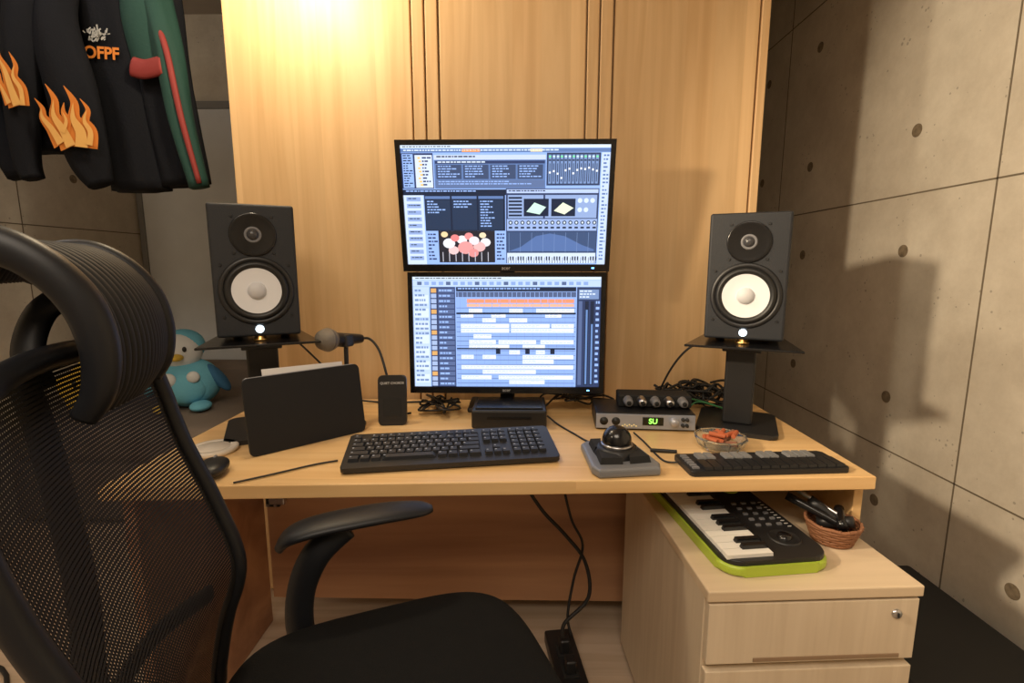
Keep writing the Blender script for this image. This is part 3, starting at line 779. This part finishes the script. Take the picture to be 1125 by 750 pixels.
sweep('torso', [(PX(20),1.80,2.28),(PX(20),1.80,2.2),(PX(15),1.80,1.95),(PX(12),1.80,1.75),(PX(12),1.80,1.56)], [(.05,.03),(.14,.05),(.17,.06),(.17,.06),(.16,.06)], bj, g, ref=(0,-1,0), n=40, fold=fold(7,11,.06))
sweep('sleeve_right', [(PX(50),1.77,2.2),(PX(48),1.72,2.0),(PX(38),1.70,1.75),(PX(32),1.70,1.52),(PX(36),1.70,1.45)], [(.05,.045),(.06,.05),(.055,.045),(.04,.035),(.03,.03)], bj, g, ref=(0,-1,0), n=28, fold=fold(4,7,.05))
sweep('sleeve_left', [(PX(-20),1.78,2.2),(PX(-30),1.72,1.9),(PX(-5),1.72,1.62),(PX(15),1.72,1.46)], [(.05,.045),(.055,.05),(.05,.045),(.035,.03)], bj, g, ref=(0,-1,0), n=28, fold=fold(4,7,.05))
flames(g, 'flame_print', [
    ([(50,122),(46,105),(42,85),(36,70),(38,52)], [22,16,10,6,.5]),
    ([(56,122),(56,105),(50,92),(53,80),(48,66)], [12,11,8,5,.5]),
    ([(42,120),(38,108),(35,98),(36,88)], [12,8,5,.5])], 1.640)
g = grp('printed_jacket'); hanger(g, PX(100), 1.84)
sweep('torso', [(PX(100),1.84,2.28),(PX(102),1.84,2.2),(PX(112),1.84,1.95),(PX(118),1.84,1.7),(PX(122),1.84,1.43)], [(.05,.03),(.11,.05),(.12,.06),(.11,.06),(.10,.06)], bj, g, ref=(0,-1,0), n=40, fold=fold(6,9,.05))
sweep('sleeve', [(PX(78),1.79,2.18),(PX(74),1.73,1.95),(PX(88),1.71,1.72),(PX(98),1.71,1.52),(PX(108),1.71,1.43)], [(.05,.045),(.065,.05),(.08,.045),(.07,.04),(.04,.03)], bj, g, ref=(0,-1,0), n=28, fold=fold(4,7,.04))
flames(g, 'flame_print', [
    ([(109,166),(110,150),(104,135),(106,118),(97,100)], [32,26,14,8,.5]),
    ([(98,165),(92,148),(84,132),(86,115),(78,98)], [26,20,12,7,.5]),
    ([(88,162),(80,146),(72,134),(72,124),(65,113)], [20,14,9,5,.5]),
    ([(118,164),(121,150),(116,138),(120,126),(113,114)], [16,13,9,5,.5]),
    ([(92,150),(97,138),(94,128),(96,118)], [10,8,5,.5])], 1.650)
text('chest_lettering', 'OFPF', .053, or_, g, (PX(109),1.772,PZ(50)), rot=(math.pi/2,math.radians(4),0), bold=.0015)
bm = bmesh.new()
for i in range(60):
    a = random.uniform(0,6.28); r = random.uniform(0,1)
    x = PX(109)+.042*r*math.cos(a); z = PZ(30)+.026*r*math.sin(a); d = Vector((math.cos(a*3),0,math.sin(a*3)))*random.uniform(.003,.008); n = Vector((-d.z,0,d.x))*.35
    bm.faces.new([bm.verts.new(Vector((x,1.771-.0002*i,z))+v) for v in (-d-n,d-n,d+n,-d+n)])
obj('chest_print', bm, mat('print_white',(.4,.4,.39),.8), g)
g = grp('track_jacket'); hanger(g, PX(160), 1.84)
sweep('torso', [(PX(150),1.84,2.26),(PX(154),1.84,2.12),(PX(160),1.84,1.9),(PX(168),1.84,1.65),(PX(176),1.84,1.45)], [(.04,.03),(.09,.05),(.09,.055),(.085,.055),(.08,.055)], bj, g, ref=(0,-1,0), n=36, fold=fold(6,9,.06))
sweep('yoke', [(PX(142),1.83,2.14),(PX(154),1.82,2.0),(PX(161),1.82,1.83)], [(.04,.05),(.085,.062),(.078,.058)], gj, g, ref=(0,-1,0), n=30)
sweep('sleeve', [(PX(163),1.82,2.10),(PX(182),1.78,1.88),(PX(191),1.77,1.65),(PX(205),1.77,1.43)], [(.05,.045),(.045,.045),(.04,.04),(.032,.03)], gj, g, ref=(0,-1,0), n=28, fold=fold(4,7,.05))
sweep('sleeve_stripe', [(PX(174),1.765,1.96),(PX(190),1.732,1.86),(PX(200),1.728,1.65),(PX(211),1.740,1.44)], [(.010,.008),(.010,.008),(.010,.008),(.008,.008)], rj, g, ref=(0,-1,0), n=12)
sweep('chest_stripe', [(PX(144),1.762,PZ(66)),(PX(160),1.755,PZ(70)),(PX(184),1.735,PZ(68))], (.032,.010), rj, g, ref=(0,-1,0), n=12)
lathe('badge', [(0,-.002),(.008,-.002),(.008,0)], white, g, (PX(180),1.765,PZ(102)), axis='y', n=20)

# ---------------------------------------------------------------- sofa bed and plush toys
g = grp('sofa')
sfm = mat('sofa_fabric', (.20,.16,.13), .95, bump=.5, bscale=200)
box('base', (1.35,.9,.28), (-1.6,2.5,.16), sfm, g, bevel=.03)
box('seat_cushion', (1.33,.88,.16), (-1.6,2.48,.375), sfm, g, bevel=.05, seg=5)
box('back_cushion', (1.3,.16,.2), (-1.6,2.9,.50), sfm, g, bevel=.06, seg=5)
g = grp('penguin_plush', (-1.675, 2.42, .456), (0,0,math.radians(20)))
g.scale = (.95,.95,.95)
pb = mat('plush_blue', (.16,.50,.68), .95, bump=.8, bscale=200); pd = mat('plush_navy', (.04,.15,.30), .95); pw = mat('plush_white', (.70,.74,.76), .95); py_ = mat('plush_yellow', (.80,.55,.08), .9)
sup('body', .15,.13,.13,1,1, pb, g, (0,0,.13)); sup('belly', .10,.06,.09,1,1, pb, g, (.0,-.08,.12))
sup('head', .095,.09,.10,1,1, pw, g, (-.02,-.01,.30)); sup('cap', .100,.092,.088,1,1, pb, g, (-.015,.015,.325))
sup('beak', .03,.045,.018,1,1, py_, g, (-.02,-.105,.28)); sup('eye_left', .010,.008,.014,1,1, blk, g, (-.05,-.093,.32)); sup('eye_right', .010,.008,.014,1,1, blk, g, (.015,-.095,.32))
sup('flipper_left', .03,.05,.09,1,1, pb, g, (-.15,-.02,.15), (0,.5,0)); sup('flipper_right', .03,.05,.09,1,1, pd, g, (.14,-.02,.15), (0,-.6,0))
sup('foot_left', .05,.07,.025,1,1, py_, g, (-.09,-.12,.026)); sup('foot_right', .05,.07,.025,1,1, pb, g, (.07,-.12,.026))
sup('shoulder_patch_left', .035,.02,.035,1,1, pw, g, (-.06,-.125,.17)); sup('shoulder_patch_right', .03,.02,.03,1,1, pw, g, (.05,-.125,.18))
g = grp('star_plush', (-2.08, 2.25, .476), (0,0,.3))
pts = []
for i in range(10):
    a = math.pi/2+i*math.pi/5; r = .13 if i%2 == 0 else .07; pts.append((r*math.cos(a), .11+r*math.sin(a)))
prism('star_body', pts, .07, py_, g, plane='xz', bevel=.02)
for x in (-.025,.025): sup('eye', .009,.006,.018,1,1, blk, g, (x,-.002,.13))

# ---------------------------------------------------------------- camera
cam = bpy.data.cameras.new('camera'); cam.sensor_width = 36; cam.lens = 545/1125*36; cam.clip_start = .02
co = bpy.data.objects.new('camera', cam); scene.collection.objects.link(co)
co.location = (0,0,1.16); co.rotation_euler = (math.radians(90-8.66), 0, math.radians(1.05))
scene.camera = co

# ---------------------------------------------------------------- lights
def light(name, kind, loc, power, col, size=.1, rot=(0,0,0)):
    l = bpy.data.lights.new(name, kind); l.energy = power; l.color = col
    if kind in ('POINT','SPOT'): l.shadow_soft_size = size
    else: l.size = size
    o = bpy.data.objects.new(name, l); scene.collection.objects.link(o); o.location = loc; o.rotation_euler = rot
    return o
light('ceiling_bulb', 'POINT', (-.68, 1.32, 2.08), 23, (1,.82,.56), .06)
sp = light('side_spot_lamp', 'SPOT', (-.85, .42, 1.56), 135, (1,.80,.56), .05)
sp.data.spot_size = math.radians(66); sp.data.spot_blend = .55
sp.rotation_euler = (Vector((1.3,.88,1.34))-sp.location).to_track_quat('-Z','Y').to_euler()
light('room_fill_light', 'AREA', (-.3,-.7,2.5), 40, (1,.85,.68), 1.2)  # added soft overhead fill with no fixture, lifts the whole room
light('corner_fill_light', 'POINT', (-1.6, 1.2, 2.45), 8, (1,.93,.86), .1)  # added fill without a fixture, brightens the door side of the room
w = bpy.data.worlds.new('world'); scene.world = w; w.use_nodes = True
w.node_tree.nodes['Background'].inputs[0].default_value = (.5,.45,.4,1); w.node_tree.nodes['Background'].inputs[1].default_value = .15
